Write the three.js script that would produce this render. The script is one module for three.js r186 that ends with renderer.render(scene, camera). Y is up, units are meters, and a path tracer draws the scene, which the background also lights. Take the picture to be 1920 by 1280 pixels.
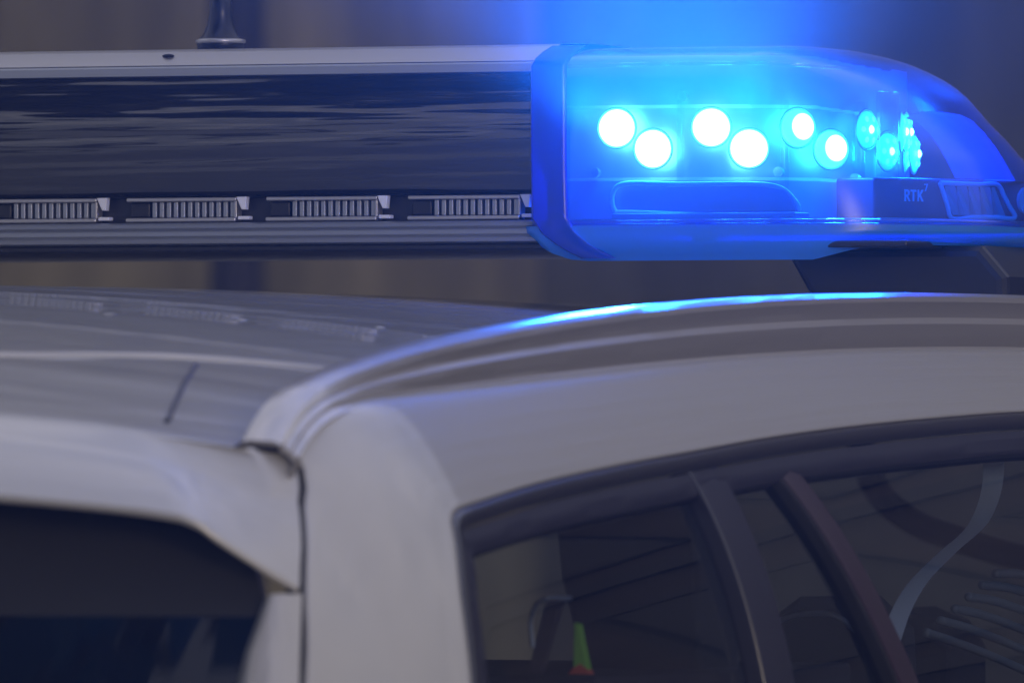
import * as THREE from 'three';
import { RoundedBoxGeometry } from 'three/addons/geometries/RoundedBoxGeometry.js';
import { mergeGeometries, toCreasedNormals, mergeVertices } from 'three/addons/utils/BufferGeometryUtils.js';
import { FontLoader } from 'three/addons/loaders/FontLoader.js';
import { TextGeometry } from 'three/addons/geometries/TextGeometry.js';
import { createNoise2D, createNoise3D } from 'simplex-noise';

// ---------------------------------------------------------------- camera, sky, sun, air, exposure
// Car axes: x to the car's right, y up, z to the rear; the light bar's rear face stands at z = 0.
const W = 1024, H = 682;
const scene = new THREE.Scene();
const camera = new THREE.PerspectiveCamera(3.594, 1.5, 0.1, 200);
camera.position.set(2.4678, 1.62, 5.6331);
camera.lookAt(2.4678 - 0.35837, 1.62 + 0.010294, 5.6331 - 0.93358);
camera.focus = 5.97;
camera.userData.fStop = 17;

const renderer = new THREE.WebGLRenderer({ antialias: true });
renderer.setSize(W, H);
renderer.toneMapping = THREE.LinearToneMapping;
renderer.toneMappingExposure = 1.1;
renderer.shadowMap.enabled = true;

const clamp01 = (x) => Math.min(1, Math.max(0, x));
let seed = 7;
const rnd = () => { seed = (seed * 1664525 + 1013904223) >>> 0; return seed / 4294967296; };
const noise2 = createNoise2D(rnd), noise3 = createNoise3D(rnd);

{ // overcast evening sky with slow cloud structure
  const w = 256, h = 128, data = new Float32Array(w * h * 4);
  for (let j = 0; j < h; j++) for (let i = 0; i < w; i++) {
    const el = ((j + 0.5) / h - 0.5) * Math.PI, az = (i + 0.5) / w * 2 * Math.PI;
    const x = Math.cos(el) * Math.cos(az), y = Math.sin(el), z = Math.cos(el) * Math.sin(az);
    const s = Math.max(y, 0);
    const c = clamp01(0.5 + 0.62 * (0.6 * noise3(x * 2.6, y * 5.5, z * 2.6) + 0.4 * noise3(x * 7, y * 14, z * 7)));
    const L = (0.36 + 0.16 * s) * (0.5 + 1.0 * c);
    const k = (j * w + i) * 4;
    data[k] = L * (0.88 + 0.18 * c); data[k + 1] = L * (0.95 + 0.05 * c); data[k + 2] = L * (1.23 - 0.2 * c); data[k + 3] = 1;
  }
  const t = new THREE.DataTexture(data, w, h, THREE.RGBAFormat, THREE.FloatType);
  t.mapping = THREE.EquirectangularReflectionMapping; t.magFilter = THREE.LinearFilter; t.needsUpdate = true;
  scene.background = t; scene.environment = t;
}
const sun = new THREE.DirectionalLight(new THREE.Color(1.0, 0.8, 0.58), 0.75);
sun.position.set(9, 3.2, 9.5); sun.target.position.set(0.4, 1.6, 0.6);
sun.castShadow = true; sun.shadow.radius = 24; sun.shadow.mapSize.set(2048, 2048);
Object.assign(sun.shadow.camera, { left: -6, right: 6, top: 6, bottom: -6, near: 0.5, far: 40 });
scene.add(sun, sun.target);
scene.fog = new THREE.FogExp2(new THREE.Color(0.9, 0.93, 1.0), 0.004);  // thin haze added so the lamp spots show as a glow

// ---------------------------------------------------------------- helpers
const V = (x, y, z) => new THREE.Vector3(x, y, z);
const lin = (r, g, b) => new THREE.Color().setRGB(r, g, b);
function mesh(name, geo, mat, parent) {
  const m = new THREE.Mesh(geo, mat); m.name = name; m.castShadow = m.receiveShadow = true;
  (parent || scene).add(m); return m;
}
function thing(name, label, category, pos = [0, 0, 0], group) {
  const o = new THREE.Group(); o.name = name; o.position.set(...pos);
  o.userData = { label, category }; if (group) o.userData.group = group;
  scene.add(o); return o;
}
function grid(rows, uvScale) { // rows[i][j] of Vector3 -> smooth surface
  const n = rows.length, m = rows[0].length, p = [], uv = [], idx = [];
  for (let i = 0; i < n; i++) for (let j = 0; j < m; j++) { const q = rows[i][j]; p.push(q.x, q.y, q.z); uv.push(uvScale ? q.x * uvScale : j / (m - 1), uvScale ? q.z * uvScale : i / (n - 1)); }
  for (let i = 0; i < n - 1; i++) for (let j = 0; j < m - 1; j++) { const a = i * m + j, b = a + 1, c = a + m, d = c + 1; idx.push(a, c, b, b, c, d); }
  const g = new THREE.BufferGeometry();
  g.setAttribute('position', new THREE.Float32BufferAttribute(p, 3)); g.setAttribute('uv', new THREE.Float32BufferAttribute(uv, 2));
  g.setIndex(idx); g.computeVertexNormals(); return g;
}
function faceTo(g, f) { // turn the whole sheet so that its first normal points along f(position)
  const p = g.attributes.position, n = g.attributes.normal; let s = 0;
  for (let i = 0; i < p.count; i += 7) { const d = f(V(p.getX(i), p.getY(i), p.getZ(i))); s += d.x * n.getX(i) + d.y * n.getY(i) + d.z * n.getZ(i); }
  if (s < 0) { const k = g.index.array; for (let i = 0; i < k.length; i += 3) { const t = k[i]; k[i] = k[i + 2]; k[i + 2] = t; } g.computeVertexNormals(); }
  return g;
}
function spline(pts) { // monotone cubic through [x, y] pairs
  pts = pts.slice().sort((a, b) => a[0] - b[0]);
  const n = pts.length, d = [], m = [];
  for (let i = 0; i < n - 1; i++) d.push((pts[i + 1][1] - pts[i][1]) / (pts[i + 1][0] - pts[i][0]));
  m[0] = d[0]; m[n - 1] = d[n - 2];
  for (let i = 1; i < n - 1; i++) m[i] = d[i - 1] * d[i] <= 0 ? 0 : 2 * d[i - 1] * d[i] / (d[i - 1] + d[i]);
  return (t) => {
    t = Math.min(Math.max(t, pts[0][0]), pts[n - 1][0]);
    let i = 0; while (i < n - 2 && t > pts[i + 1][0]) i++;
    const h = pts[i + 1][0] - pts[i][0], u = (t - pts[i][0]) / h, u2 = u * u, u3 = u2 * u;
    return (2 * u3 - 3 * u2 + 1) * pts[i][1] + (u3 - 2 * u2 + u) * h * m[i] + (-2 * u3 + 3 * u2) * pts[i + 1][1] + (u3 - u2) * h * m[i + 1];
  };
}
const lerp = (a, b, t) => a + (b - a) * t;
const curveThrough = (pts) => new THREE.CatmullRomCurve3(pts.map((p) => V(...p)), false, 'centripetal');
const tube = (pts, r, seg = 40, rad = 8) => new THREE.TubeGeometry(curveThrough(pts), seg, r, rad, false);
function box(x0, x1, y0, y1, z0, z1, r = 0.0008) {
  const g = new RoundedBoxGeometry(x1 - x0, y1 - y0, z1 - z0, 2, Math.min(r, (x1 - x0) * 0.45, (y1 - y0) * 0.45, (z1 - z0) * 0.45));
  g.translate((x0 + x1) / 2, (y0 + y1) / 2, (z0 + z1) / 2); return g;
}
function prism(pts, z0, z1, bevel = 0.003) { // outline in x, y pushed from z0 to z1, bevelled
  const g = new THREE.ExtrudeGeometry(new THREE.Shape(pts.map((p) => new THREE.Vector2(...p))), { depth: z1 - z0 - 2 * bevel, bevelEnabled: true, bevelSize: bevel, bevelThickness: bevel, bevelSegments: 3, curveSegments: 12 });
  g.translate(0, 0, z0 + bevel); return g;
}
function loft(sections, crease = 0.6) { // each section a list of Vector3
  return toCreasedNormals(grid(sections), crease);
}
function tex(w, h, f, srgb = true, rx = 1, ry = 1) {
  const d = new Uint8Array(w * h * 4);
  for (let j = 0; j < h; j++) for (let i = 0; i < w; i++) { const c = f(i / w, j / h), k = (j * w + i) * 4; d[k] = 255 * c[0]; d[k + 1] = 255 * c[1]; d[k + 2] = 255 * c[2]; d[k + 3] = 255; }
  const t = new THREE.DataTexture(d, w, h); t.wrapS = t.wrapT = THREE.RepeatWrapping; t.magFilter = THREE.LinearFilter; t.repeat.set(rx, ry);
  if (srgb) t.colorSpace = THREE.SRGBColorSpace; t.needsUpdate = true; return t;
}

// ---------------------------------------------------------------- materials
const std = (o) => new THREE.MeshStandardMaterial(o), phy = (o) => new THREE.MeshPhysicalMaterial(o);
const paintWave = tex(512, 512, (u, v) => { const a = 0.5 + 0.3 * noise2(u * 3, v * 14) + 0.2 * noise2(u * 9 + 5, v * 30); return [a, a, a]; }, false);
const sideWave = tex(512, 512, (u, v) => { const a = 0.5 + 0.35 * noise2(u * 7, v * 7) + 0.15 * noise2(u * 21 + 5, v * 19); return [a, a, a]; }, false);
const SILVER = { color: lin(0.5, 0.49, 0.468), roughness: 0.36, metalness: 0.18, clearcoat: 0.9, clearcoatRoughness: 0.07, side: THREE.DoubleSide };
const M = {
  paint: phy({ ...SILVER, bumpMap: paintWave, bumpScale: 0.0016 }),
  paintSide: phy({ ...SILVER, bumpMap: sideWave, bumpScale: 0.0003 }),
  rail: phy({ color: lin(0.64, 0.61, 0.57), roughness: 0.28, metalness: 0.72, clearcoat: 0.3, clearcoatRoughness: 0.15, side: THREE.DoubleSide }),
  alu: std({ color: lin(0.47, 0.46, 0.465), roughness: 0.33, metalness: 0.75, side: THREE.DoubleSide }),
  aluDull: std({ color: lin(0.34, 0.36, 0.40), roughness: 0.38, metalness: 0.7, side: THREE.DoubleSide }),
  surround: std({ color: lin(0.022, 0.022, 0.025), roughness: 0.5, side: THREE.DoubleSide }),
  black: std({ color: lin(0.012, 0.012, 0.014), roughness: 0.35, side: THREE.DoubleSide }),
  blackMatt: std({ color: lin(0.014, 0.014, 0.016), roughness: 0.75, side: THREE.DoubleSide }),
  trim: phy({ color: lin(0.014, 0.013, 0.02), roughness: 0.3, clearcoat: 0.6, clearcoatRoughness: 0.14, side: THREE.DoubleSide }),
  frame: std({ color: lin(0.016, 0.014, 0.026), roughness: 0.55, side: THREE.DoubleSide }),
  rearGlass: phy({ color: lin(0.003, 0.0035, 0.005), roughness: 0.02, side: THREE.DoubleSide }),
  glass: phy({ color: lin(0.5, 0.57, 0.68), roughness: 0, transmission: 1, thickness: 0, ior: 1.5, side: THREE.DoubleSide }),
  cloth: std({ color: lin(0.022, 0.024, 0.034), roughness: 0.9, side: THREE.DoubleSide }),
  dome: phy({ color: lin(0.08, 0.42, 1.0), roughness: 0.2, transmission: 1, thickness: 0, ior: 1.45, side: THREE.DoubleSide }),
  flange: phy({ color: lin(0.008, 0.06, 0.42), roughness: 0.3, transmission: 0.3, thickness: 0, side: THREE.DoubleSide }),
  glowPlate: phy({ color: lin(0.03, 0.12, 0.4), roughness: 0.75, transmission: 0.6, thickness: 0, side: THREE.DoubleSide }),
  skirt: phy({ color: lin(0.04, 0.28, 0.9), roughness: 0.25, transmission: 0.35, thickness: 0, side: THREE.DoubleSide }),
  reflector: std({ color: lin(0.36, 0.38, 0.42), roughness: 0.35, metalness: 0.5, side: THREE.DoubleSide }),
  podDark: std({ color: lin(0.02, 0.022, 0.03), roughness: 0.4, side: THREE.DoubleSide }),
  clear: phy({ color: lin(0.85, 0.92, 1.0), roughness: 0.05, transmission: 1, thickness: 0, ior: 1.5, side: THREE.DoubleSide }),
  white: std({ color: lin(0.75, 0.75, 0.77), roughness: 0.5, side: THREE.DoubleSide }),
  reflection_bar: std({ color: lin(0.14, 0.16, 0.17), roughness: 0.6 }),
  rubber: std({ color: lin(0.01, 0.01, 0.012), roughness: 0.8, side: THREE.DoubleSide }),
};
const LED_BLUE = lin(0.008, 0.15, 1.0);
M.led = std({ color: lin(0.5, 0.6, 0.8), roughness: 0.2, emissive: lin(0.95, 0.98, 1.0), emissiveIntensity: 17 });
M.ledMid = std({ color: lin(0.5, 0.6, 0.8), roughness: 0.2, emissive: lin(0.25, 0.85, 1.0), emissiveIntensity: 5 });
M.ledDim = std({ color: lin(0.5, 0.6, 0.8), roughness: 0.2, emissive: lin(0.04, 0.7, 1.0), emissiveIntensity: 2.2 });

// ---------------------------------------------------------------- the setting
const ground = mesh('ground', new THREE.PlaneGeometry(160, 160).rotateX(-Math.PI / 2), std({ color: lin(0.055, 0.055, 0.06), roughness: 0.9 }));
ground.userData = { kind: 'structure' };

{ // the building across the street, far out of focus: rendered bays between dark steel posts
  const b = thing('building', 'blurred grey and brown rendered building front far behind the car', 'building', [-3, 0, -9]);
  b.rotation.y = 0.3665;
  const stains = (r, g, bl) => std({ roughness: 0.9, map: tex(256, 256, (u, v) => { const n = 1 + 0.16 * noise2(u * 4 + r * 90, v * 3) + 0.08 * noise2(u * 16, v * 11 + g * 50); return [r * n, g * n, bl * n].map(clamp01); }) });
  const bays = [[-9, -1.62, 0.16, 0.21, 0.17], [-1.62, -1.22, 0.32, 0.37, 0.29], [-1.22, -1.0, 0.48, 0.47, 0.36], [-0.89, -0.1, 0.40, 0.375, 0.30], [-0.1, 0.95, 0.24, 0.235, 0.21], [0.95, 1.75, 0.36, 0.32, 0.27], [1.75, 26, 0.24, 0.23, 0.25]];
  for (const [x0, x1, r, g, bl] of bays) mesh('wall_bay', box(x0, x1, 0, 2.75, -0.3, 0, 0.004), stains(r, g, bl), b);
  mesh('upper_wall', box(-9, 26, 2.91, 7, -0.3, 0, 0.004), stains(0.34, 0.31, 0.29), b);  // storey out of frame, darkened and banded for reflections in roof and panes
  mesh('wall_bay', box(-1.0, -0.89, 0, 2.75, -0.5, -0.15, 0.004), stains(0.2, 0.2, 0.24), b);
  const pale = std({ color: lin(0.075, 0.07, 0.066), roughness: 0.9 }), darkGlass = phy({ color: lin(0.02, 0.022, 0.026), roughness: 0.5 });
  mesh('string_course', box(-9, 26, 2.75, 2.91, -0.3, 0.09, 0.01), pale, b);
  mesh('string_course', box(-9, 26, 4.75, 4.91, 0.002, 0.09, 0.01), pale, b);
  for (const y of [3.15, 5.15]) for (let k = 0; k < 19; k++) {
    const x = -8 + k * 1.75, w = mesh('window', mergeGeometries([box(x, x + 0.08, y, y + 1.2, 0.002, 0.05, 0.005), box(x + 1.02, x + 1.1, y, y + 1.2, 0.002, 0.05, 0.005), box(x, x + 1.1, y - 0.08, y, 0.002, 0.08, 0.005), box(x, x + 1.1, y + 1.2, y + 1.28, 0.002, 0.06, 0.005)]), pale, b);
    mesh('pane', box(x + 0.08, x + 1.02, y, y + 1.2, 0.002, 0.02, 0.002), darkGlass, w);
  }
  mesh('eaves', box(-9.2, 26.2, 7, 7.25, -0.4, 0.5, 0.02), std({ color: lin(0.05, 0.045, 0.045), roughness: 0.9 }), b);
  const p = thing('steel_post', 'dark blue upright post blurred behind the left of the light bar', 'post', [-2.876, 0, -7.3]);
  mesh('shaft', new THREE.CylinderGeometry(0.036, 0.036, 4.2, 24).translate(0, 2.1, 0), std({ color: lin(0.006, 0.006, 0.03), roughness: 0.7 }), p);
  mesh('base_plate', box(-0.1, 0.1, 0, 0.02, -0.1, 0.1, 0.004), M.blackMatt, p);
}

const leafG = (() => { const g = new THREE.BufferGeometry(); g.setAttribute('position', new THREE.Float32BufferAttribute([0, 0, 0, 0.5, 0.05, 0.4, 1, 0, 0, 0.5, 0.05, -0.4], 3)); g.setIndex([0, 1, 2, 0, 2, 3]); g.computeVertexNormals(); return g; })();
const leafM = phy({ color: lin(0.07, 0.09, 0.03), roughness: 0.7, side: THREE.DoubleSide });
function tree(name, label, x, z, h, cy, r, n) { // trunk, limbs and leaves through the crown's volume
  const t = thing(name, label, 'tree', [x, 0, z], 'street trees behind the photographer');
  mesh('trunk', new THREE.CylinderGeometry(0.1, 0.2, cy, 14).translate(0, cy / 2, 0), std({ color: lin(0.06, 0.045, 0.035), roughness: 0.95 }), t);
  for (let k = 0; k < 7; k++) { const a = k * 2.4, y0 = cy * (0.55 + 0.06 * k); mesh('limb', tube([[0, y0, 0], [Math.cos(a) * r * 0.35, y0 + r * 0.25, Math.sin(a) * r * 0.35], [Math.cos(a) * r * 0.8, y0 + r * 0.6, Math.sin(a) * r * 0.8]], 0.05, 12, 6), std({ color: lin(0.06, 0.045, 0.035), roughness: 0.95 }), t); }
  const im = new THREE.InstancedMesh(leafG, leafM, n), q = new THREE.Object3D(), col = new THREE.Color();
  for (let i = 0; i < n; i++) {
    let p; do { p = V(rnd() * 2 - 1, rnd() * 2 - 1, rnd() * 2 - 1); } while (p.length() > 1 || noise3(p.x * 2.6 + x, p.y * 2.6, p.z * 2.6 + z) < -0.28 + 0.3 * p.length());
    q.position.set(p.x * r, cy + p.y * r * 0.85, p.z * r); q.rotation.set(rnd() * 6.3, rnd() * 6.3, rnd() * 6.3); q.scale.setScalar(0.16 + 0.14 * rnd()); q.updateMatrix(); im.setMatrixAt(i, q.matrix);
    const w = rnd(); im.setColorAt(i, col.setRGB(0.6 + w * 0.9, 0.8 + 0.3 * rnd(), 0.5 + 0.4 * rnd()));
  }
  im.name = 'crown'; im.userData.kind = 'stuff'; im.castShadow = im.receiveShadow = true; t.add(im);
}
tree('street_tree', 'broad leafy tree standing behind the photographer, left of the car', -3.4, 6.2, 11, 8.4, 3.6, 9000);
tree('street_tree_001', 'second leafy tree farther behind the car, right of the first', 0.6, 9.5, 10, 7.6, 3.2, 7000);
{ // long low building added out of view for dark reflections in rail and panes
  const b = thing('added_outbuilding', 'added brown outbuilding out of view, darkening reflections in the car side', 'building', [9.5, 0, -13]);
  b.rotation.y = -0.35;
  mesh('wall', box(-7, 7, 0, 2.7, -2, 0, 0.01), std({ color: lin(0.13, 0.095, 0.075), roughness: 0.9 }), b);
  mesh('roof', prism([[-7.3, 2.7], [7.3, 2.7], [6.6, 3.5], [-6.6, 3.5]], -2.3, 0.3, 0.02), std({ color: lin(0.05, 0.04, 0.04), roughness: 0.9 }), b);
}

// ---------------------------------------------------------------- the car: reference curves and surfaces
const g0 = spline([[1.07, 1.6145], [1.03, 1.624], [0.95, 1.638], [0.9, 1.645], [0.66, 1.662], [0.27, 1.669], [0, 1.6715], [-0.6, 1.669], [-1.3, 1.64], [-1.9, 1.58]]);
const roofY = (x, z) => g0(z) + 0.13 * (0.325 - x * x) + 0.0005 * noise2(x * 2.2 + 7, z * 16) + 0.0002 * noise2(x * 5, z * 44);
const cube = (t) => Math.max(0, t) ** 3;
const railY = (z) => 1.707216 - 0.005165 * z - 0.031052 * z * z - 0.008756 * z ** 3 - 0.007247 * z ** 4 - 0.24953 * cube(z - 0.75) - 3.4933 * cube(z - 0.9) - 38.7508 * cube(z - 0.97);
const railDrop = (z) => 0.0297 * (1 - Math.exp((z - 1.06) / 0.2));
const corner = (z) => 1.9 * Math.max(0, z - 0.93) ** 2;
const sideX = (z, y) => { const zr = Math.min(z, 1.0344), s = railY(zr) - railDrop(zr) - y; return 0.5905 + (s > 0 ? 0.1 * (1 - Math.exp(-s / 0.09)) + 0.0075 * (1 - Math.exp(-s / 0.0018)) : 2 * s) - corner(z); };
const onSide = (z, y, out = 0) => { // a point on the body side, moved out along its normal
  const e = 0.001, x = sideX(z, y);
  const n = V(1, -(sideX(z, y + e) - sideX(z, y - e)) / (2 * e), -(sideX(z + e, y) - sideX(z - e, y)) / (2 * e)).normalize();
  return V(x, y, z).addScaledVector(n, out);
};
const jointZ = spline([[0, 0.99], [0.2, 0.975], [0.3, 0.952], [0.388, 0.895], [0.45, 0.83], [0.512, 0.802], [0.575, 0.79]]);
const gateZ = (x) => { const t = clamp01((Math.abs(x) - 0.571) / 0.0135); return 1.0365 - 0.0125 * t * t * (3 - 2 * t); };

const car = thing('police_car', 'silver grey patrol car seen from its rear right corner, roof rail and spoiler', 'car', [0, 0, 0]);

{ // roof skin from the front to the joint, then the strip up to the tailgate, both with rolled edges
  const rows = [], xs = [];
  for (let i = 0; i <= 96; i++) xs.push(-0.575 + 1.15 * i / 96);
  for (let k = 0; k <= 120; k++) { const t = k / 120; rows.push(xs.map((x) => { const z = lerp(-1.25, jointZ(Math.abs(x)) - 0.003, t); return V(x, roofY(x, z), z); })); }
  for (const a of [0.35, 0.8, 1.3]) rows.push(xs.map((x) => { const z = jointZ(Math.abs(x)) - 0.003; return V(x, roofY(x, z) - 0.0035 * (1 - Math.cos(a)) - (a > 1 ? 0.004 : 0), z + 0.0035 * Math.sin(a)); }));
  mesh('roof_skin', faceTo(grid(rows, 1.2), () => V(0, 1, 0)), M.paint, car);
  const r2 = [], m = 40;
  for (const a of [1.3, 0.8, 0.35]) r2.push(xs.map((x) => { const z = jointZ(Math.abs(x)) + 0.0055; return V(x, roofY(x, z) - 0.0015 - 0.0035 * (1 - Math.cos(a)) - (a > 1 ? 0.004 : 0), z - 0.0035 * Math.sin(a)); }));
  for (let k = 0; k <= m; k++) r2.push(xs.map((x) => { const z = lerp(jointZ(Math.abs(x)) + 0.0055, gateZ(x) - 0.004, k / m); return V(x, roofY(x, z) - 0.0015, z); }));
  for (const a of [0.35, 0.8, 1.3]) r2.push(xs.map((x) => { const z = gateZ(x) - 0.004; return V(x, roofY(x, z) - 0.0015 - 0.0035 * (1 - Math.cos(a)) - (a > 1 ? 0.005 : 0), z + 0.0035 * Math.sin(a)); }));
  mesh('roof_rear_strip', faceTo(grid(r2, 1.2), () => V(0, 1, 0)), M.paint, car);
  const seal = []; // dark seals in the two joints
  for (const f of [(x) => jointZ(Math.abs(x)) + 0.0012, (x) => gateZ(x) + 0.001]) seal.push(tube(xs.filter((_, i) => i % 4 === 0).map((x) => [x, roofY(x, f(x)) - 0.006, f(x)]), 0.0032, 120, 6));
  seal.forEach((s) => mesh('joint_seal', s, M.rubber, car));
  const sp = []; for (let k = 0; k <= 10; k++) { const t = k / 10, x = lerp(0.4708, 0.521, t), z = lerp(0.851, 1.006, t); sp.push([x, roofY(x, z) - 0.0012, z]); }
  mesh('dark_strip', tube(sp, 0.0014, 30, 8), std({ color: lin(0.12, 0.12, 0.14), roughness: 0.9 }), car);  // thin dark strip slanting across the rear roof strip
  for (const [x, z] of [[0.3441, 0.6588], [0.3829, 0.5827], [0.4279, 0.5076]]) {
    const s = mesh('roof_stud', new THREE.SphereGeometry(0.0034, 16, 8, 0, Math.PI * 2, 0, Math.PI / 2).scale(1, 0.25, 1), M.paintSide, car); s.position.set(x, roofY(x, z) - 0.0003, z);
  }
}

// tailgate joint down the rear corner (x, y, z), and the spoiler's lip
const gapLine = curveThrough([[0.5864, 1.6237, 1.0246], [0.5905, 1.6212, 1.0229], [0.5958, 1.6139, 1.0249], [0.5998, 1.603, 1.031], [0.6072, 1.582, 1.0475], [0.6132, 1.5608, 1.0633], [0.6215, 1.5165, 1.0837], [0.632, 1.45, 1.11], [0.64, 1.38, 1.135]]);
const lipLine = (() => {
  const c = new THREE.CurvePath();
  c.add(curveThrough([[0, 1.625, 1.15], [0.2, 1.62, 1.143], [0.36, 1.6105, 1.128], [0.485, 1.602, 1.115], [0.545, 1.5962, 1.107], [0.566, 1.593, 1.1035]]));
  c.add(curveThrough([[0.566, 1.593, 1.1035], [0.5735, 1.5895, 1.1005], [0.58, 1.584, 1.097], [0.596, 1.5715, 1.086], [0.611, 1.56, 1.0745]]));
  return c;
})();
const gateTop = (t) => { const x = t * 0.5845, z = gateZ(x) + 0.0035; return V(x, roofY(x, z) - 0.0015, z); };
function coons(T, B, L, R, n, m) { // rows from T to B
  const rows = [], T0 = T(0), T1 = T(1), B0 = B(0), B1 = B(1);
  for (let i = 0; i <= n; i++) { const v = i / n, row = []; for (let j = 0; j <= m; j++) {
    const u = j / m, p = V(0, 0, 0);
    p.addScaledVector(T(u), 1 - v).addScaledVector(B(u), v).addScaledVector(L(v), 1 - u).addScaledVector(R(v), u);
    p.addScaledVector(T0, -(1 - u) * (1 - v)).addScaledVector(T1, -u * (1 - v)).addScaledVector(B0, -(1 - u) * v).addScaledVector(B1, -u * v);
    row.push(p); } rows.push(row); }
  return rows;
}
{
  const gl = new THREE.CatmullRomCurve3(gapLine.getPoints(200).filter((p) => p.y > 1.5606).map((p) => onSide(p.z, p.y)));
  const inner = (v) => gl.getPointAt(v).add(V(-0.0022, 0, 0.0028));
  const bulge = (v) => V(0, lerp(gateTop(0).y, 1.625, v) + 0.012 * Math.sin(Math.PI * v), lerp(gateTop(0).z, 1.15, v));
  const wu = (u) => 1 - (1 - u) ** 1.6; // more columns towards the corner
  const T = (u) => gateTop(u);
  const lip = (u) => { const f = 0.86; return u <= f ? lipLine.curves[0].getPointAt(Math.min(1, u / f)) : lipLine.curves[1].getPointAt(Math.min(1, (u - f) / (1 - f))); };
  const body = coons((u) => T(wu(u)), (u) => lip(wu(u)), bulge, inner, 36, 110);
  const last = body[body.length - 1];
  for (const a of [0.5, 1.0, 1.6, 2.3, 2.9]) body.push(last.map((p) => V(p.x, p.y - 0.0017 * (1 - Math.cos(a)) - 0.0005 * a, p.z + 0.0018 * Math.sin(a))));
  const under = body[body.length - 1].map((p) => p.clone().add(V(-0.006, 0.002, -0.045)));
  const sheets = [];
  for (const s of [1, -1]) sheets.push(faceTo(grid(body.map((r) => r.map((p) => V(p.x * s, p.y, p.z)))), () => V(0, 1, 0.6)));
  mesh('spoiler', mergeGeometries(sheets), M.paintSide, car);
  const us = [1, -1].map((s) => grid([body[body.length - 1], under].map((r) => r.map((p) => V(p.x * s, p.y, p.z)))));
  mesh('spoiler_underside', mergeGeometries(us), M.blackMatt, car);
  // black panel and rear screen under the spoiler
  const strip = (y0, z0, y1, z1, x0, x1, sag) => { const rows = []; for (let k = 0; k <= 6; k++) { const t = k / 6, row = []; for (let j = 0; j <= 60; j++) { const u = -1 + 2 * j / 60; const xe = lerp(x0, x1, t); row.push(V(u * xe, lerp(y0, y1, t), lerp(z0, z1, t) + sag * (1 - u * u))); } rows.push(row); } return faceTo(grid(rows), () => V(0, 0.2, 1)); };
  mesh('screen_surround', strip(1.606, 1.048, 1.5425, 1.072, 0.57, 0.6005, 0.05), M.surround, car);
  mesh('rear_screen', strip(1.5462, 1.0748, 1.35, 1.185, 0.5985, 0.588, 0.055), M.rearGlass, car);
  mesh('tailgate_side', faceTo(grid([0, 0.25, 0.5, 0.75, 1].map((t) => { const a = V(0.6125, 1.5565, 1.0655), b = V(0.6195, 1.5165, 1.0865), c = V(0.638, 1.36, 1.14); const p = t < 0.4 ? a.clone().lerp(b, t / 0.4) : b.clone().lerp(c, (t - 0.4) / 0.6); const w = lerp(0.0135, 0.05, t); return [p, p.clone().add(V(-0.3 * w, 0, 0.008)), p.clone().add(V(-0.7 * w, 0, 0.011)), p.clone().add(V(-w, -0.0005, 0.0095)), p.clone().add(V(-w - 0.001, 0, -0.01))]; })), () => V(0.2, 0, 1)), M.paintSide, car);
  mesh('gap_seal', new THREE.TubeGeometry(new THREE.CatmullRomCurve3(gapLine.getPoints(80).map((p) => onSide(p.z, p.y, -0.0065).add(V(-0.001, 0, 0.001)))), 160, 0.0045, 8), M.rubber, car);
}

// body side round the windows: ring between the window outline and the rail / tailgate joint
const winTop = spline([[0.9305, 1.5965], [0.8336, 1.6062], [0.7241, 1.6143], [0.6166, 1.621], [0.4849, 1.6288], [0.3574, 1.6345], [0.2269, 1.639], [0.0723, 1.6429], [-0.3, 1.646], [-0.8, 1.635], [-1.25, 1.60]]);
const winOutline = []; // [z, y] from the bottom rear round the corner and forward
for (let k = 0; k <= 24; k++) { const y = lerp(1.36, 1.583, k / 24); winOutline.push([spline([[1.36, 1.035], [1.515, 0.9914], [1.5539, 0.9788], [1.583, 0.9611]])(y), y]); }
for (const [z, y] of [[0.9575, 1.5885], [0.951, 1.5927], [0.942, 1.5951], [0.9305, 1.5965]]) winOutline.push([z, y]);
for (let k = 1; k <= 90; k++) { const z = lerp(0.9305, -1.25, (k / 90) ** 1.15); winOutline.push([z, winTop(z)]); }
const NW = winOutline.length, CORNER = 26;
{
  const outer = [];
  const gp = gapLine.getPoints(400);
  const gapAt = (y) => { let best = gp[0]; for (const p of gp) if (Math.abs(p.y - y) < Math.abs(best.y - y)) best = p; return [best.z - 0.001, y]; };
  for (let i = 0; i < NW; i++) {
    if (i <= CORNER) outer.push(gapAt(lerp(1.38, 1.6225, (i / CORNER) ** 0.95)));
    else { const t = (i - CORNER) / (NW - 1 - CORNER), z = lerp(1.0225, -1.25, t ** 1.12); outer.push([z, railY(z) - railDrop(z)]); }
  }
  const rows = [];
  const N = 30;
  for (let k = 0; k <= N; k++) rows.push(winOutline.map(([z, y], i) => onSide(lerp(z, outer[i][0], k / N), lerp(y, outer[i][1], k / N))));
  // hems: rolled into the window opening and into the tailgate joint
  const e0 = winOutline.map(([z, y]) => onSide(z, y, -0.006)), e1 = outer.map(([z, y]) => onSide(z, y, -0.008).add(V(-0.002, 0, 0.0)));
  const h0 = winOutline.map(([z, y], i) => onSide(z, y, -0.0012).lerp(rows[0][i], 0.2)), h1 = outer.map(([z, y]) => onSide(z, y, -0.0015).add(V(0, 0, 0.0015)));
  const g = grid([e0, h0, ...rows, h1, e1]);
  mesh('body_side', faceTo(g, () => V(1, 0, 0)), M.paintSide, car);
}
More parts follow.
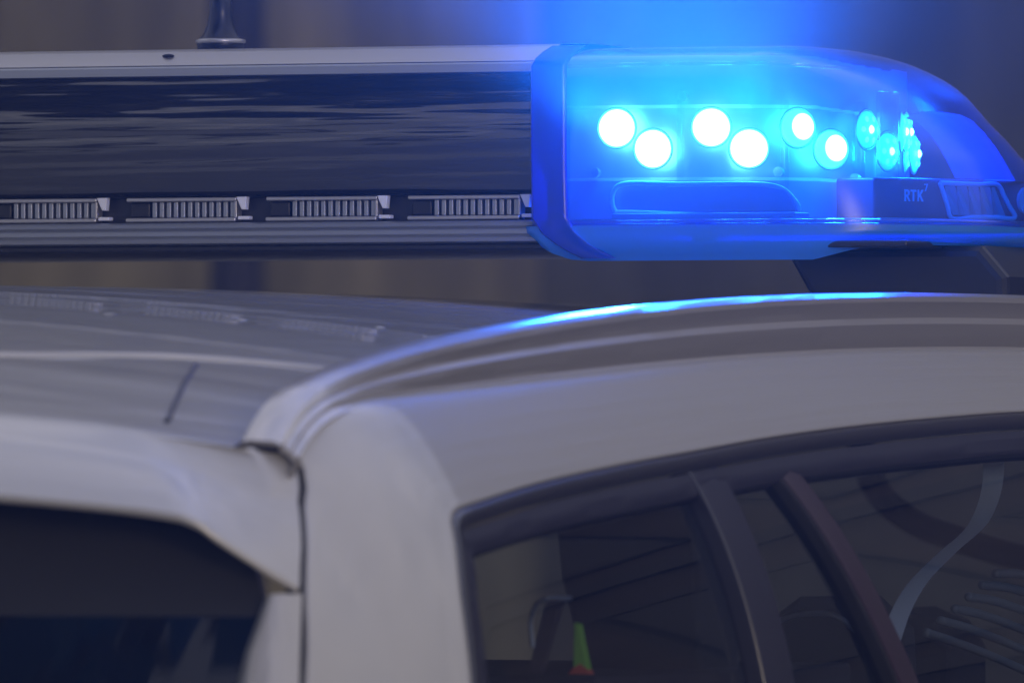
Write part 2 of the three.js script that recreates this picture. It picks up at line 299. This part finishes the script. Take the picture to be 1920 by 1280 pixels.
{ // roof rails: lofted along the roof edge
  const make = (sx) => {
    const sec = [];
    const zs = []; for (let k = 0; k <= 150; k++) zs.push(lerp(1.0344, -1.2, (k / 150) ** 1.35));
    zs.forEach((z, k) => {
      const y = railY(z), d = railDrop(z), e = k === 0 ? 0.25 : 1;
      sec.push([[0.5665, y - d - 0.012], [0.5685, y - 0.0035 * e], [0.5705, y - 0.0008], [0.574, y], [0.586, y - 0.0004], [0.5895, y - 0.0022], [0.5908, y - 0.005 * e], [0.5898, y - 0.2 * d - 0.004 * e], [0.5902, y - 0.36 * d - 0.003 * e], [0.5935, y - 0.47 * d - 0.003], [0.5945, y - 0.7 * d - 0.002], [0.5935, y - 0.92 * d - 0.002], [0.5985, y - d - 0.004], [0.592, y - d - 0.012]].map(([x, yy]) => V(x * sx, yy, z)));
    });
    const capIn = sec[0].map((p) => V(p.x, p.y - 0.004, p.z - 0.002));
    return toCreasedNormals(grid([capIn, ...sec]), 0.5);
  };
  mesh('roof_rail', make(1), M.rail, car);
  mesh('roof_rail', make(-1), M.rail, car);
  mesh('rail_end_gasket', tube([[0.5665, 1.6225, 1.034], [0.577, 1.6222, 1.0345], [0.588, 1.6218, 1.033]], 0.0012, 12, 8), M.rubber, car);
}
{ // window trim, door frames, pillar and panes
  const inset = (d, out) => winOutline.map(([z, y], i) => {
    const a = winOutline[Math.max(0, i - 1)], b = winOutline[Math.min(NW - 1, i + 1)];
    let tz = b[0] - a[0], ty = b[1] - a[1]; const l = Math.hypot(tz, ty); tz /= l; ty /= l;
    return onSide(z + ty * -d, y + tz * d, out);
  });
  mesh('window_trim', faceTo(grid([inset(-0.001, -0.005), inset(0.0003, -0.0008), inset(0.003, 0.0004), inset(0.0068, -0.0002), inset(0.008, -0.003)]), () => V(1, 0, 0)), M.trim, car);
  mesh('door_frame', toCreasedNormals(faceTo(grid([inset(0.008, -0.005), inset(0.0085, -0.0035), inset(0.0125, -0.003), inset(0.0178, -0.004), inset(0.0192, -0.0055), inset(0.0195, -0.014)]), () => V(1, 0, 0)), 0.7), M.frame, car);
  const bar = (zs, out, w) => { // upright band on the side between two z edges given at heights
    const rows = []; for (let k = 0; k <= 30; k++) { const y = lerp(1.36, 1.618, k / 30), [a, b] = zs(y); rows.push([onSide(a, y, out - 0.01), onSide(a, y, out - 0.001), onSide(a - w, y, out), onSide(lerp(a, b, 0.5), y, out + 0.0004), onSide(b + w, y, out), onSide(b, y, out - 0.001), onSide(b, y, out - 0.01)]); }
    return faceTo(grid(rows), () => V(1, 0, 0));
  };
  mesh('pillar_panel', bar(() => [0.6195, 0.577], -0.0035, 0.002), M.frame, car);
  mesh('pillar_edge', bar(() => [0.6245, 0.6215], -0.0025, 0.0008), M.trim, car);
  const div = spline([[1.36, 0.315], [1.504, 0.4212], [1.6093, 0.496], [1.63, 0.511]]);
  mesh('divider_bar', bar((y) => [div(y), div(y) - 0.029], -0.004, 0.0015), std({ color: lin(0.04, 0.024, 0.034), roughness: 0.4, side: THREE.DoubleSide }), car);
  mesh('divider_seal', bar((y) => [div(y) + 0.006, div(y) + 0.0008], -0.0045, 0.001), M.rubber, car);
  const paneTop = (z) => 1.677193 - 0.005279 * z - 0.028198 * z * z + 0.000391 * z ** 3 - 0.00357 * z ** 4;
  const onPane = (z, y) => V(0.587 + 0.1 * (1 - Math.exp((y - paneTop(z)) / 0.09)) - 1.9 * Math.max(0, z - 0.95) ** 2, y, z);
  const pane = (z0, z1, n = 24) => { const rows = []; for (let k = 0; k <= 20; k++) { const t = k / 20; rows.push([...Array(n + 1)].map((_, j) => { const y0 = 1.36, u = j / n, z = typeof z0 === 'function' ? null : lerp(z0, z1, u); return onPane(z, lerp(y0, winTop(z) - 0.014, t)); })); } return faceTo(grid(rows), () => V(1, 0, 0)); };
  mesh('quarter_window', pane(0.968, 0.612), M.glass, car);
  mesh('quarter_light', pane(0.583, 0.45), M.glass, car);
  mesh('door_window', pane(0.449, -1.0, 60), M.glass, car);
}
{ // cabin: headliner, far side, waistline, what shows through the panes and shapes for pane reflections
  const rows = []; for (let k = 0; k <= 20; k++) { const z = lerp(-1.0, 1.0, k / 20); rows.push([...Array(17)].map((_, j) => { const x = lerp(-0.57, 0.575, j / 16); return V(x, roofY(x, z) - 0.03, z); })); }
  mesh('headliner', grid(rows), M.cloth, car);
  mesh('far_roof_side', box(-0.66, -0.56, 1.6, 1.66, -1.2, 1.0, 0.02), M.cloth, car);
  mesh('far_rear_pillar', prism([[-0.68, 1.1], [-0.58, 1.65], [-0.5, 1.65], [-0.6, 1.1]], 0.55, 1.0, 0.02), M.cloth, car);
  mesh('far_door_pillar', prism([[-0.72, 1.1], [-0.6, 1.65], [-0.54, 1.65], [-0.64, 1.1]], -0.7, -0.55, 0.02), M.cloth, car);
  mesh('far_side', box(-0.78, -0.7, 0.35, 1.3, -2.6, 1.05, 0.04), M.paintSide, car);
  mesh('near_side', box(0.70, 0.80, 0.35, 1.36, -2.6, 0.98, 0.04), M.paintSide, car);
  mesh('tail', box(-0.64, 0.64, 0.35, 1.36, 0.99, 1.2, 0.05), M.paintSide, car);
  mesh('floor_pan', box(-0.72, 0.72, 0.25, 0.35, -2.8, 1.15, 0.03), M.blackMatt, car);
  mesh('bonnet', box(-0.74, 0.74, 0.6, 1.0, -3.6, -1.95, 0.08), M.paintSide, car);
  for (const s of [-1, 1]) mesh('windscreen_pillar', tube([[0.57 * s, 1.66, -1.2], [0.64 * s, 1.4, -1.6], [0.7 * s, 1.05, -2.0]], 0.035, 20, 10), M.paintSide, car);
  for (const [x, z] of [[-0.68, 0.55], [0.68, 0.55], [-0.68, -2.5], [0.68, -2.5]]) { const w = mesh('wheel', new THREE.TorusGeometry(0.22, 0.1, 14, 36).rotateY(Math.PI / 2), M.rubber, car); w.position.set(x, 0.32, z); const h = mesh('rim', new THREE.CylinderGeometry(0.17, 0.17, 0.12, 24).rotateZ(Math.PI / 2), M.aluDull, w); }
  // inner rear pillar lining and luggage blind behind the quarter window
  mesh('pillar_lining', prism([[0.5445, 1.36], [0.527, 1.5], [0.512, 1.5575], [0.5085, 1.592], [0.577, 1.598], [0.5867, 1.36]], 0.40, 0.46, 0.004), M.cloth, car);
  mesh('rear_pillar_lining', (() => { const rows = []; for (let k = 0; k <= 12; k++) { const y = lerp(1.36, 1.6, k / 12), zi = spline([[1.36, 0.99], [1.515, 0.962], [1.56, 0.943], [1.58, 0.915], [1.6, 0.80]])(y); rows.push([onSide(zi + 0.05, y, -0.02), onSide(zi + 0.002, y, -0.014), onSide(zi, y, -0.016), onSide(zi + 0.01, y, -0.05)]); } return grid(rows); })(), M.cloth, car);
  mesh('belt_hook', tube([[0.585, 1.526, 0.7], [0.5839, 1.5385, 0.7], [0.5867, 1.5462, 0.7], [0.5922, 1.5496, 0.7], [0.601, 1.5497, 0.69]], 0.0012, 30, 8), M.aluDull, car);
  mesh('hook_strap', prism([[0.5746, 1.5481], [0.5807, 1.5482], [0.5696, 1.5128], [0.5648, 1.5128]], 0.645, 0.652, 0.001), std({ color: lin(0.06, 0.042, 0.045), roughness: 0.8 }), car);
  mesh('parcel_shelf', box(-0.56, 0.592, 1.47, 1.5108, 0.25, 0.63, 0.003), M.cloth, car);
  const headrest = (pts, z0, z1) => mesh('headrest', prism(pts, z0, z1, 0.006), M.cloth, car);
  headrest([[0.53, 1.44], [0.5336, 1.5296], [0.5456, 1.5381], [0.5665, 1.5382], [0.5815, 1.5242], [0.5874, 1.44]], 0.13, 0.2);
  mesh('headrest_piping', tube([[0.534, 1.531, 0.203], [0.545, 1.5345, 0.204], [0.566, 1.5345, 0.204], [0.5815, 1.524, 0.203]], 0.0016, 24, 8), M.aluDull, car);
  headrest([[0.375, 1.42], [0.3831, 1.5137], [0.3963, 1.5231], [0.4128, 1.517], [0.421, 1.5045], [0.419, 1.42]], -0.47, -0.4);
  const strapPath = curveThrough([[0.6, 1.6243, 0.0405], [0.6, 1.6027, 0.0423], [0.6, 1.584, 0.0622], [0.6, 1.5658, 0.1214], [0.6, 1.5493, 0.1715], [0.6, 1.5341, 0.1976], [0.6, 1.5134, 0.2192]]);
  { const a = [], b = []; for (const p of strapPath.getPoints(40)) { a.push(V(p.x - 0.0055, p.y - 0.0005, p.z)); b.push(V(p.x + 0.0055, p.y + 0.0015, p.z - 0.003)); } const g = grid([a, b]); mesh('reflection_strap', g, std({ color: lin(0.7, 0.74, 0.8), roughness: 0.7, side: THREE.DoubleSide }), car); }  // pale ribbon shaped like a light reflection in the door glass
  mesh('reflection_hoop', tube([[0.195, 1.64, -0.9], [0.2, 1.615, -0.9], [0.2107, 1.594, -0.9], [0.232, 1.577, -0.9], [0.262, 1.566, -0.9], [0.31, 1.553, -0.9], [0.42, 1.535, -0.9]], 0.0085, 50, 10), M.cloth, car);  // hoop standing in for a dark curved reflection in the pane
  const part = new THREE.Group(); part.name = 'reflection_slats'; car.add(part);  // bars modelled to imitate striped reflections in the door glass
  for (let k = 0; k < 6; k++) { const y = 1.5545 - k * 0.0061, z = -0.01 + k * 0.0235; const first = V(0.585, y, z); mesh('reflection_bar', mergeGeometries([tube([[first.x, y, z], [0.585, y - 0.0011 - 0.0009 * k, z - 0.046], [0.585, y - 0.0102 - 0.0012 * k, z - 0.1215], [0.585, y - 0.0314 - 0.0014 * k, z - 0.2475], [0.56, y - 0.06, z - 0.36]], 0.0025, 24, 8), new THREE.SphereGeometry(0.0025, 10, 8).translate(first.x, y, z)]), M.reflection_bar, part); }
}
{
  const v = thing('safety_vest', 'lime green and orange hi-vis cloth tucked behind the quarter window', 'safety vest', [0.5763, 1.511, 0.615]);
  const fold = (pts, d) => { const g = prism(pts, -d, d, 0.0006); return g; };
  mesh('cloth', fold([[-0.0008, 0.0032], [0.0058, 0.0032], [0.0028, 0.016], [0.0012, 0.0245], [-0.0004, 0.025]], 0.003), std({ color: lin(0.36, 0.78, 0.06), roughness: 0.8 }), v);
  mesh('hem', fold([[-0.0032, 0.0007], [0.0068, 0.0007], [0.0056, 0.0026], [0.0022, 0.0048], [-0.0012, 0.003]], 0.0036), std({ color: lin(0.95, 0.16, 0.06), roughness: 0.8 }), v);
}

// ---------------------------------------------------------------- the light bar
const bar = thing('light_bar', 'blue emergency light bar with lit lamp pod on the car roof', 'light bar', [0, 0, 0]);
{
  const profile = (pts, x0, x1, crease = 0.5) => toCreasedNormals(grid([x0, lerp(x0, x1, 0.25), lerp(x0, x1, 0.5), lerp(x0, x1, 0.75), x1].map((x) => pts.map(([z, y]) => V(x, y, z)))), crease);
  const X0 = -0.36, X1 = 0.33;
  mesh('top_cover', profile([[-0.268, 1.8312], [-0.266, 1.838], [-0.26, 1.8455], [-0.2, 1.849], [-0.06, 1.849], [-0.012, 1.8472], [-0.006, 1.8455], [-0.001, 1.8388], [0, 1.8378]], X0, X1), M.alu, bar);
  mesh('cover_lip', profile([[-0.006, 1.8378], [0.0015, 1.8372], [0.003, 1.8362], [0.0034, 1.8345], [0.0032, 1.8318], [0.001, 1.831], [-0.004, 1.8308]], X0, X1), M.aluDull, bar);
  // smoked cover, bowed, with moulded ripples along the bar
  const rows = []; for (let k = 0; k <= 90; k++) { const x = lerp(X0, X1, k / 90), r = []; for (let j = 0; j <= 220; j++) { const t = j / 220, y = lerp(1.8312, 1.7638, t); const bow = 0.013 * Math.sin(Math.PI * (0.12 + 0.8 * t)); const rip = 0.0006 * noise2(x * 3.5, y * 62) + 0.00022 * noise2(x * 7 + 9, y * 160) + 0.00004 * noise2(x * 14, y * 380); r.push(V(x, y, -0.003 + bow + rip)); } rows.push(r); }
  mesh('smoked_cover', faceTo(grid(rows), () => V(0, 0, 1)), phy({ color: lin(0.009, 0.0095, 0.014), roughness: 0.1, ior: 1.75, clearcoat: 1, clearcoatRoughness: 0.04, side: THREE.DoubleSide }), bar);
  mesh('module_recess', profile([[0.004, 1.7642], [-0.006, 1.763], [-0.006, 1.7485], [0.008, 1.748]], X0, X1), M.podDark, bar);
  mesh('base_rail', profile([[0.002, 1.7492], [0.0085, 1.7492], [0.0108, 1.748], [0.0115, 1.7462], [0.0102, 1.745], [0.0118, 1.7438], [0.012, 1.7418], [0.0104, 1.7408], [0.0114, 1.7396], [0.0108, 1.7376], [0.006, 1.7362], [-0.03, 1.7355]], X0, X1), M.aluDull, bar);
  mesh('base_tray', box(X0, 0.54, 1.7328, 1.7365, -0.262, 0.008, 0.0015), M.black, bar);
  mesh('front_cover', box(X0, X1, 1.737, 1.831, -0.272, -0.262, 0.003), M.podDark, bar);
  const px = (p) => -0.0043 + p * 0.000323;
  const ribG = box(-0.00135, 0.00135, 1.7522, 1.7612, -0.0035, 0.0025, 0.0006);
  for (const x of [-18, 245, 508, 772, -282, -545, -808]) { // flasher modules along the bar
    const m = new THREE.Group(); m.name = 'flasher_module'; bar.add(m);
    const a = px(x), b = px(x + 207), c = px(x + 46);
    mesh('module_rim', mergeGeometries([box(a, b, 1.7612, 1.7634, -0.004, 0.005, 0.0008), box(a, b, 1.7498, 1.7521, -0.004, 0.006, 0.0008), box(b - 0.0016, b, 1.7519, 1.7614, -0.004, 0.004, 0.0005)]), M.alu, m);
    mesh('module_body', box(a, b - 0.002, 1.752, 1.7613, -0.0055, -0.0042, 0.0003), M.podDark, m);
    mesh('module_lens', box(a + 0.001, c - 0.002, 1.7524, 1.7608, -0.0045, 0.001, 0.001), M.black, m);
    for (let k = 0; k < 12; k++) { const r = mesh('rib', ribG, M.aluDull, m); r.position.x = lerp(c + 0.0014, b - 0.0032, k / 11); }
    const cl = prism([[b + 0.0006, 1.7632], [b + 0.0058, 1.7632], [b + 0.0052, 1.757], [b + 0.0036, 1.757]], 0.0, 0.005, 0.0005); mesh('clip', cl, M.white, m);
    mesh('clip', box(b + 0.001, b + 0.0078, 1.7508, 1.7528, -0.001, 0.005, 0.0005), M.white, m);
  }
  const s = mesh('cover_screw', new THREE.SphereGeometry(0.0036, 20, 12).scale(1, 0.3, 0.5), M.rubber, bar); s.position.set(0.0967, 1.8434, -0.0042);
  mesh('mounting_foot', prism([[0.5, 1.655], [0.455, 1.7285], [0.56, 1.7285], [0.572, 1.715], [0.572, 1.66]], -0.21, -0.05, 0.006), M.black, bar);
}
{ // the lamp pod: shell, reflector wall round the corner, lamps
  const pod = new THREE.Group(); pod.name = 'lamp_pod'; bar.add(pod);
  const XS = 0.44, ZC = -0.13, XL = 0.3182;
  const aEnd = spline([[0, 0.125], [0.2, 0.118], [0.4, 0.107], [0.6, 0.0861], [0.8, 0.0643], [0.93, 0.0368], [1, 0.012]]);
  const bHalf = spline([[0, 0.146], [0.4, 0.1445], [0.7, 0.139], [0.85, 0.131], [0.93, 0.118], [0.98, 0.095], [1, 0.06]]);
  const outline = (h, grow = 0, n = 2.35) => {
    const a = aEnd(h) + grow, b = bHalf(h) + grow, xl = XL - grow + 0.012 * Math.max(0, h - 0.85) / 0.15, pts = [];
    const r = 0.014; // rear left edge, slightly rounded
    for (let k = 0; k <= 6; k++) pts.push([xl, lerp(ZC, ZC + b - r, k / 6)]);
    for (let k = 1; k <= 6; k++) { const t = k / 6 * Math.PI / 2; pts.push([xl + r * (1 - Math.cos(t)), ZC + b - r + r * Math.sin(t)]); }
    for (let k = 1; k <= 10; k++) pts.push([lerp(xl + r, XS, k / 10), ZC + b]);
    for (let k = 1; k <= 40; k++) { const t = Math.PI / 2 - Math.PI * k / 40, c = Math.cos(t), q = Math.sin(t); pts.push([XS + a * Math.abs(c) ** (2 / n) * Math.sign(c), ZC + b * Math.abs(q) ** (2 / n) * Math.sign(q)]); }
    for (let k = 1; k <= 10; k++) pts.push([lerp(XS, xl + r, k / 10), ZC - b]);
    for (let k = 1; k <= 6; k++) { const t = Math.PI / 2 - k / 6 * Math.PI / 2; pts.push([xl + r * (1 - Math.cos(t)), ZC - b + r - r * Math.sin(t)]); }
    for (let k = 1; k <= 6; k++) pts.push([xl, lerp(ZC - b + r, ZC, k / 6)]);
    return pts;
  };
  const Y0 = 1.744, Y1 = 1.8468, rows = [];
  for (const h of [0, 0.06, 0.12, 0.2, 0.3, 0.4, 0.5, 0.6, 0.68, 0.75, 0.81, 0.86, 0.9, 0.93, 0.955, 0.975, 0.99, 1]) rows.push(outline(h).map(([x, z]) => V(x, lerp(Y0, Y1, h), z)));
  rows.push(rows[rows.length - 1].map((p) => V(lerp(p.x, 0.39, 0.6), Y1 + 0.0006, lerp(p.z, ZC, 0.6))), rows[rows.length - 1].map(() => V(0.39, Y1 + 0.0006, ZC)));
  mesh('dome', faceTo(grid(rows), (p) => V(p.x - 0.4, p.y - 1.79, p.z - ZC)), M.dome, pod);
  // blue skirt below the dome: deeper along the rear, shallower round the end
  const deep = (x) => Math.max(lerp(1.7262, 1.7345, clamp01((x - 0.485) / 0.03)), 1.7262 + 0.018 * (1 - clamp01((x - 0.314) / 0.04)) ** 2);
  const sk = [0, 0.25, 0.6, 0.85, 1].map((t) => outline(0, 0.002 - 0.012 * Math.max(0, t - 0.6)).map(([x, z]) => V(x, lerp(1.7455, lerp(1.7345, deep(x), clamp01((z - ZC) / 0.05)), t), z)));
  mesh('skirt', faceTo(grid(sk), (p) => V(p.x - 0.4, 0, p.z - ZC)), M.skirt, pod);
  const deck = new THREE.Shape(outline(0, -0.006).map(([x, z]) => new THREE.Vector2(x, -z)));
  mesh('deck', new THREE.ExtrudeGeometry(deck, { depth: 0.004, bevelEnabled: false }).rotateX(-Math.PI / 2).translate(0, 1.7455, 0), M.reflector, pod);
  mesh('pod_edge', tube(outline(0.05, 0.0005).slice(6, 42).map(([x, z]) => [x, 1.7475, z]), 0.0012, 120, 6), M.clear, pod);
  // reflector wall
  const mods = [[0.370, -0.022, 3], [0.423, -0.031, 17], [0.4615, -0.062, 48], [0.4825, -0.108, 76], [0.484, -0.16, 97]];
  const wall = new THREE.CatmullRomCurve3([V(0.322, 0, -0.0285), ...mods.map(([x, z, a]) => V(x - 0.007 * Math.sin(a * Math.PI / 180), 0, z - 0.007 * Math.cos(a * Math.PI / 180))), V(0.472, 0, -0.19)]);
  const wp = wall.getPoints(90);
  const inside = (x, z, h) => { const u = Math.max(0, x - XS) / (aEnd(h) - 0.004), w = (z - ZC) / (bHalf(h) - 0.004); return u ** 2.35 + Math.abs(w) ** 2.35 < 1; };
  const room = (p) => { let h = 0.96; while (h > 0.3 && !inside(p.x, p.z, h)) h -= 0.01; return lerp(Y0, Y1, h) - 0.002; };
  mesh('reflector_wall', loft([0, 0.03, 0.24, 0.26, 0.68, 0.7, 1].map((t, i) => wp.map((p) => V(p.x, lerp(1.7495, room(p), t), p.z + (i === 3 || i === 4 ? -0.004 : 0)))), 0.4), M.reflector, pod);
  mesh('dome_flange', faceTo(grid([[0.3205, 0.004], [0.3165, 0.010], [0.3165, 0.0185], [0.3185, 0.021], [0.335, 0.0195], [0.337, 0.0165]].map(([x, z]) => [1.7275, 1.731, 1.736, 1.742, 1.75, 1.78, 1.81, 1.834, 1.8385, 1.842, 1.8455].map((y) => V(x + 0.0072 + 42 * Math.max(0, 1.754 - y) ** 2 + 60 * Math.max(0, y - 1.834) ** 2, y, z - (y > 1.835 ? (y - 1.835) * 1.1 : 0))))), () => V(0, 0, 1)), M.flange, pod);
  const front = mods.slice(0, 4).map(([x, z, a]) => [x, 2 * ZC - z, 180 - a]); // the same lamps look forward
  [...mods, ...front].forEach(([x, z, deg], k) => {
    const a = deg * Math.PI / 180, n = V(Math.sin(a), 0, Math.cos(a)), t = V(Math.cos(a), 0, -Math.sin(a));
    const lampU = new THREE.Group(); lampU.name = 'led_module'; pod.add(lampU);
    [[-0.0105, 1.8005], [0.0105, 1.7888]].forEach(([o, y]) => {
      const c = V(x, y, z).addScaledVector(t, o);
      const put = (g) => g.rotateX(Math.PI / 2).rotateY(a).translate(c.x, c.y, c.z);
      const cap = (r, flat) => new THREE.SphereGeometry(r, 28, 12, 0, Math.PI * 2, 0, Math.PI / 2).scale(1, flat, 1);
      const lens = mesh('led_lens', put(cap(0.0104, 0.3)), k < 2 ? M.led : k === 2 ? M.ledMid : M.ledDim, lampU);
      if (k === 2) { mesh('led_core', put(cap(0.0076, 0.4).translate(0.0018, 0.0014, -0.0006)), M.led, lens); }
      if (k > 2) { mesh('led_core', put(cap(0.0024, 0.8).translate(0, 0.0026, 0)), M.led, lens); for (let q = 0; q < 6; q++) mesh('led_facet', put(cap(0.0022, 0.6).translate(0.0062 * Math.cos(q * 1.047), 0.0016, 0.0062 * Math.sin(q * 1.047))), M.ledMid, lens); }
      mesh('led_bezel', put(new THREE.TorusGeometry(0.0112, 0.0005, 6, 32).rotateX(Math.PI / 2)), M.reflector, lens);
      const L = new THREE.PointLight(LED_BLUE, k < 3 ? 0.024 : 0.026, 0, 2); // each lens sheds light round itself
      L.position.copy(c).addScaledVector(n, 0.0075); L.castShadow = true; L.shadow.radius = 0.3; scene.add(L);
      if (k < 3) { // wide spots added outside the dome to raise a blue glow in the haze
        const F = new THREE.SpotLight(LED_BLUE, 46, 0, 26 * Math.PI / 180, 0.9, 2);
        F.position.copy(c).setZ(0.03); F.target.position.copy(F.position).add(V(2.2, 1.6, 5.6)); F.castShadow = true; F.shadow.radius = 0.4; scene.add(F, F.target);
        const S = new THREE.SpotLight(LED_BLUE, GLOW(), 0, 40 * Math.PI / 180, 1, 2);
        S.position.copy(c).setZ(0.03); S.target.position.copy(S.position).add(V(1.2, 4.4, 5.0)); S.castShadow = true; S.shadow.radius = 0.4; scene.add(S, S.target);
      }
    });
  });
  // holders between the modules, rib along the top, board screws, upright at the turn
  for (const f of [0.02, 0.245, 0.44, 0.625, 0.81]) { const p = wall.getPoint(f), q = wall.getTangent(f), o = V(-q.z, 0, q.x); if (o.z < 0 && f < 0.5) o.negate(); const g = new RoundedBoxGeometry(0.0032, 0.064, 0.007, 2, 0.001).rotateY(Math.atan2(o.x, o.z)).translate(p.x + o.x * 0.003, 1.784, p.z + o.z * 0.003); mesh('holder', g, M.clear, pod); }
  mesh('top_rib', tube([[0.335, 1.8345, -0.006], [0.40, 1.8352, -0.004], [0.46, 1.8345, -0.01], [0.495, 1.832, -0.035]], 0.0011, 40, 8), M.clear, pod);
  for (const [x, y, z] of [[0.345, 1.776, -0.026], [0.3955, 1.818, -0.03], [0.445, 1.776, -0.05], [0.476, 1.773, -0.09]]) { const g = new THREE.CylinderGeometry(0.0028, 0.0028, 0.004, 16).rotateX(Math.PI / 2).translate(x, y, z); mesh('board_screw', g, M.alu, pod); }
  mesh('corner_upright', new RoundedBoxGeometry(0.014, 0.07, 0.006, 2, 0.002).rotateY(1.1).translate(0.5, 1.786, -0.075), M.clear, pod);
  mesh('glow_plate', (() => { const r = []; for (let k = 0; k <= 16; k++) { const t = lerp(-0.62, 1.0, k / 16); r.push([1.773, 1.782, 1.792, 1.801, 1.808, 1.8115].map((y, i) => V(0.49 + (0.055 - 0.005 * i - 0.0006 * i * i) * Math.cos(t * 1.2), y - 0.006 * Math.max(0, Math.abs(t - 0.2) - 0.5) * i / 2, -0.15 - 0.07 * Math.sin(t * 1.2) + 0.0016 * Math.sin(k * 1.9)))); } return grid(r); })(), M.glowPlate, pod);  // translucent plate added to give the pod end a luminous blue patch
  // lower rear lens frame (rounded, slanted at its right end)
  const fr = [[0.3625, 1.7535], [0.3605, 1.758], [0.361, 1.7645], [0.3645, 1.7685], [0.40, 1.7688], [0.452, 1.7678], [0.459, 1.7655], [0.4635, 1.7615], [0.4675, 1.7535]];
  const frz = (x) => -0.012 - 0.5 * Math.max(0, x - 0.42) ** 1.4;
  mesh('lower_lens_rim', tube([...fr, fr[0]].map(([x, y]) => [x, y, frz(x)]), 0.0014, 140, 8), M.white, pod);
  mesh('lower_lens', prism(fr, -0.022, -0.016, 0.0005), M.reflector, pod);
  mesh('lower_sill', box(0.362, 0.47, 1.7492, 1.7528, -0.03, -0.006, 0.001), M.reflector, pod);
  // end block with lettering and alley lamp, facing rear right
  const blk = new THREE.Group(); blk.name = 'end_block'; blk.position.set(0.5, 1.7495, -0.062); blk.rotation.y = 67 * Math.PI / 180; pod.add(blk);
  mesh('block_face', box(-0.004, 0.145, 0, 0.0235, -0.03, 0, 0.002), M.podDark, blk);
  const font = await new FontLoader().loadAsync('fonts/droid/droid_sans_bold.typeface.json');
  mesh('lettering', new TextGeometry('RTK', { font, size: 0.0066, depth: 0.0003, curveSegments: 4 }).translate(0.019, 0.0105, 0.0003), M.white, blk);
  mesh('lettering', new TextGeometry('7', { font, size: 0.0042, depth: 0.0003, curveSegments: 4 }).translate(0.0362, 0.0162, 0.0003), M.white, blk);
  const al = [[0.048, 0.021], [0.097, 0.0205], [0.111, 0.003], [0.057, 0.002]];
  mesh('alley_lamp_rim', tube([...al, al[0]].flatMap(([x, y], i, q) => i < 4 ? [0, 0.33, 0.66].map((t) => [lerp(x, q[i + 1][0], t), lerp(y, q[i + 1][1], t), 0.002]) : [[x, y, 0.002]]), 0.0013, 120, 8), M.white, blk);
  const facets = []; for (let k = 0; k < 9; k++) { const x0 = lerp(0.051, 0.095, k / 9), x1 = x0 + 0.0052; facets.push(grid([[V(x0, 0.0195, 0.0006), V((x0 + x1) / 2, 0.0195, -0.0002 + 0.004 * (k % 2)), V(x1, 0.0195, 0.0006)], [V(x0 + 0.009, 0.0035, 0.0006), V((x0 + x1) / 2 + 0.009, 0.0035, 0.003 * ((k + 1) % 2)), V(x1 + 0.009, 0.0035, 0.0006)]])); }
  mesh('alley_reflector', mergeGeometries(facets.map((f) => toCreasedNormals(f, 0.2))), M.alu, blk);
  mesh('badge', new THREE.CylinderGeometry(0.0075, 0.0075, 0.002, 24).rotateX(Math.PI / 2).translate(0.122, 0.0125, 0.001), M.white, blk);
}
function GLOW() { return 85; }

{ // stub aerial on the bar's top
  const a = thing('aerial', 'black aerial with flared chrome edged base on the light bar', 'aerial', [0.0888, 1.8488, -0.10]);
  mesh('flared_base', new THREE.LatheGeometry([[0, 0], [0.0135, 0], [0.0135, 0.0055], [0.0128, 0.007], [0.0098, 0.0105], [0.0078, 0.0155], [0.0066, 0.022], [0.006, 0.034], [0, 0.034]].map((p) => new THREE.Vector2(...p)), 40), std({ color: lin(0.012, 0.012, 0.016), roughness: 0.3 }), a);
  mesh('base_ring', new THREE.TorusGeometry(0.0132, 0.0013, 8, 40).rotateX(Math.PI / 2).translate(0, 0.0062, 0), M.alu, a);
  mesh('rod', new THREE.CylinderGeometry(0.0028, 0.0048, 0.12, 20).translate(0, 0.09, 0), M.black, a);
}

renderer.render(scene, camera);
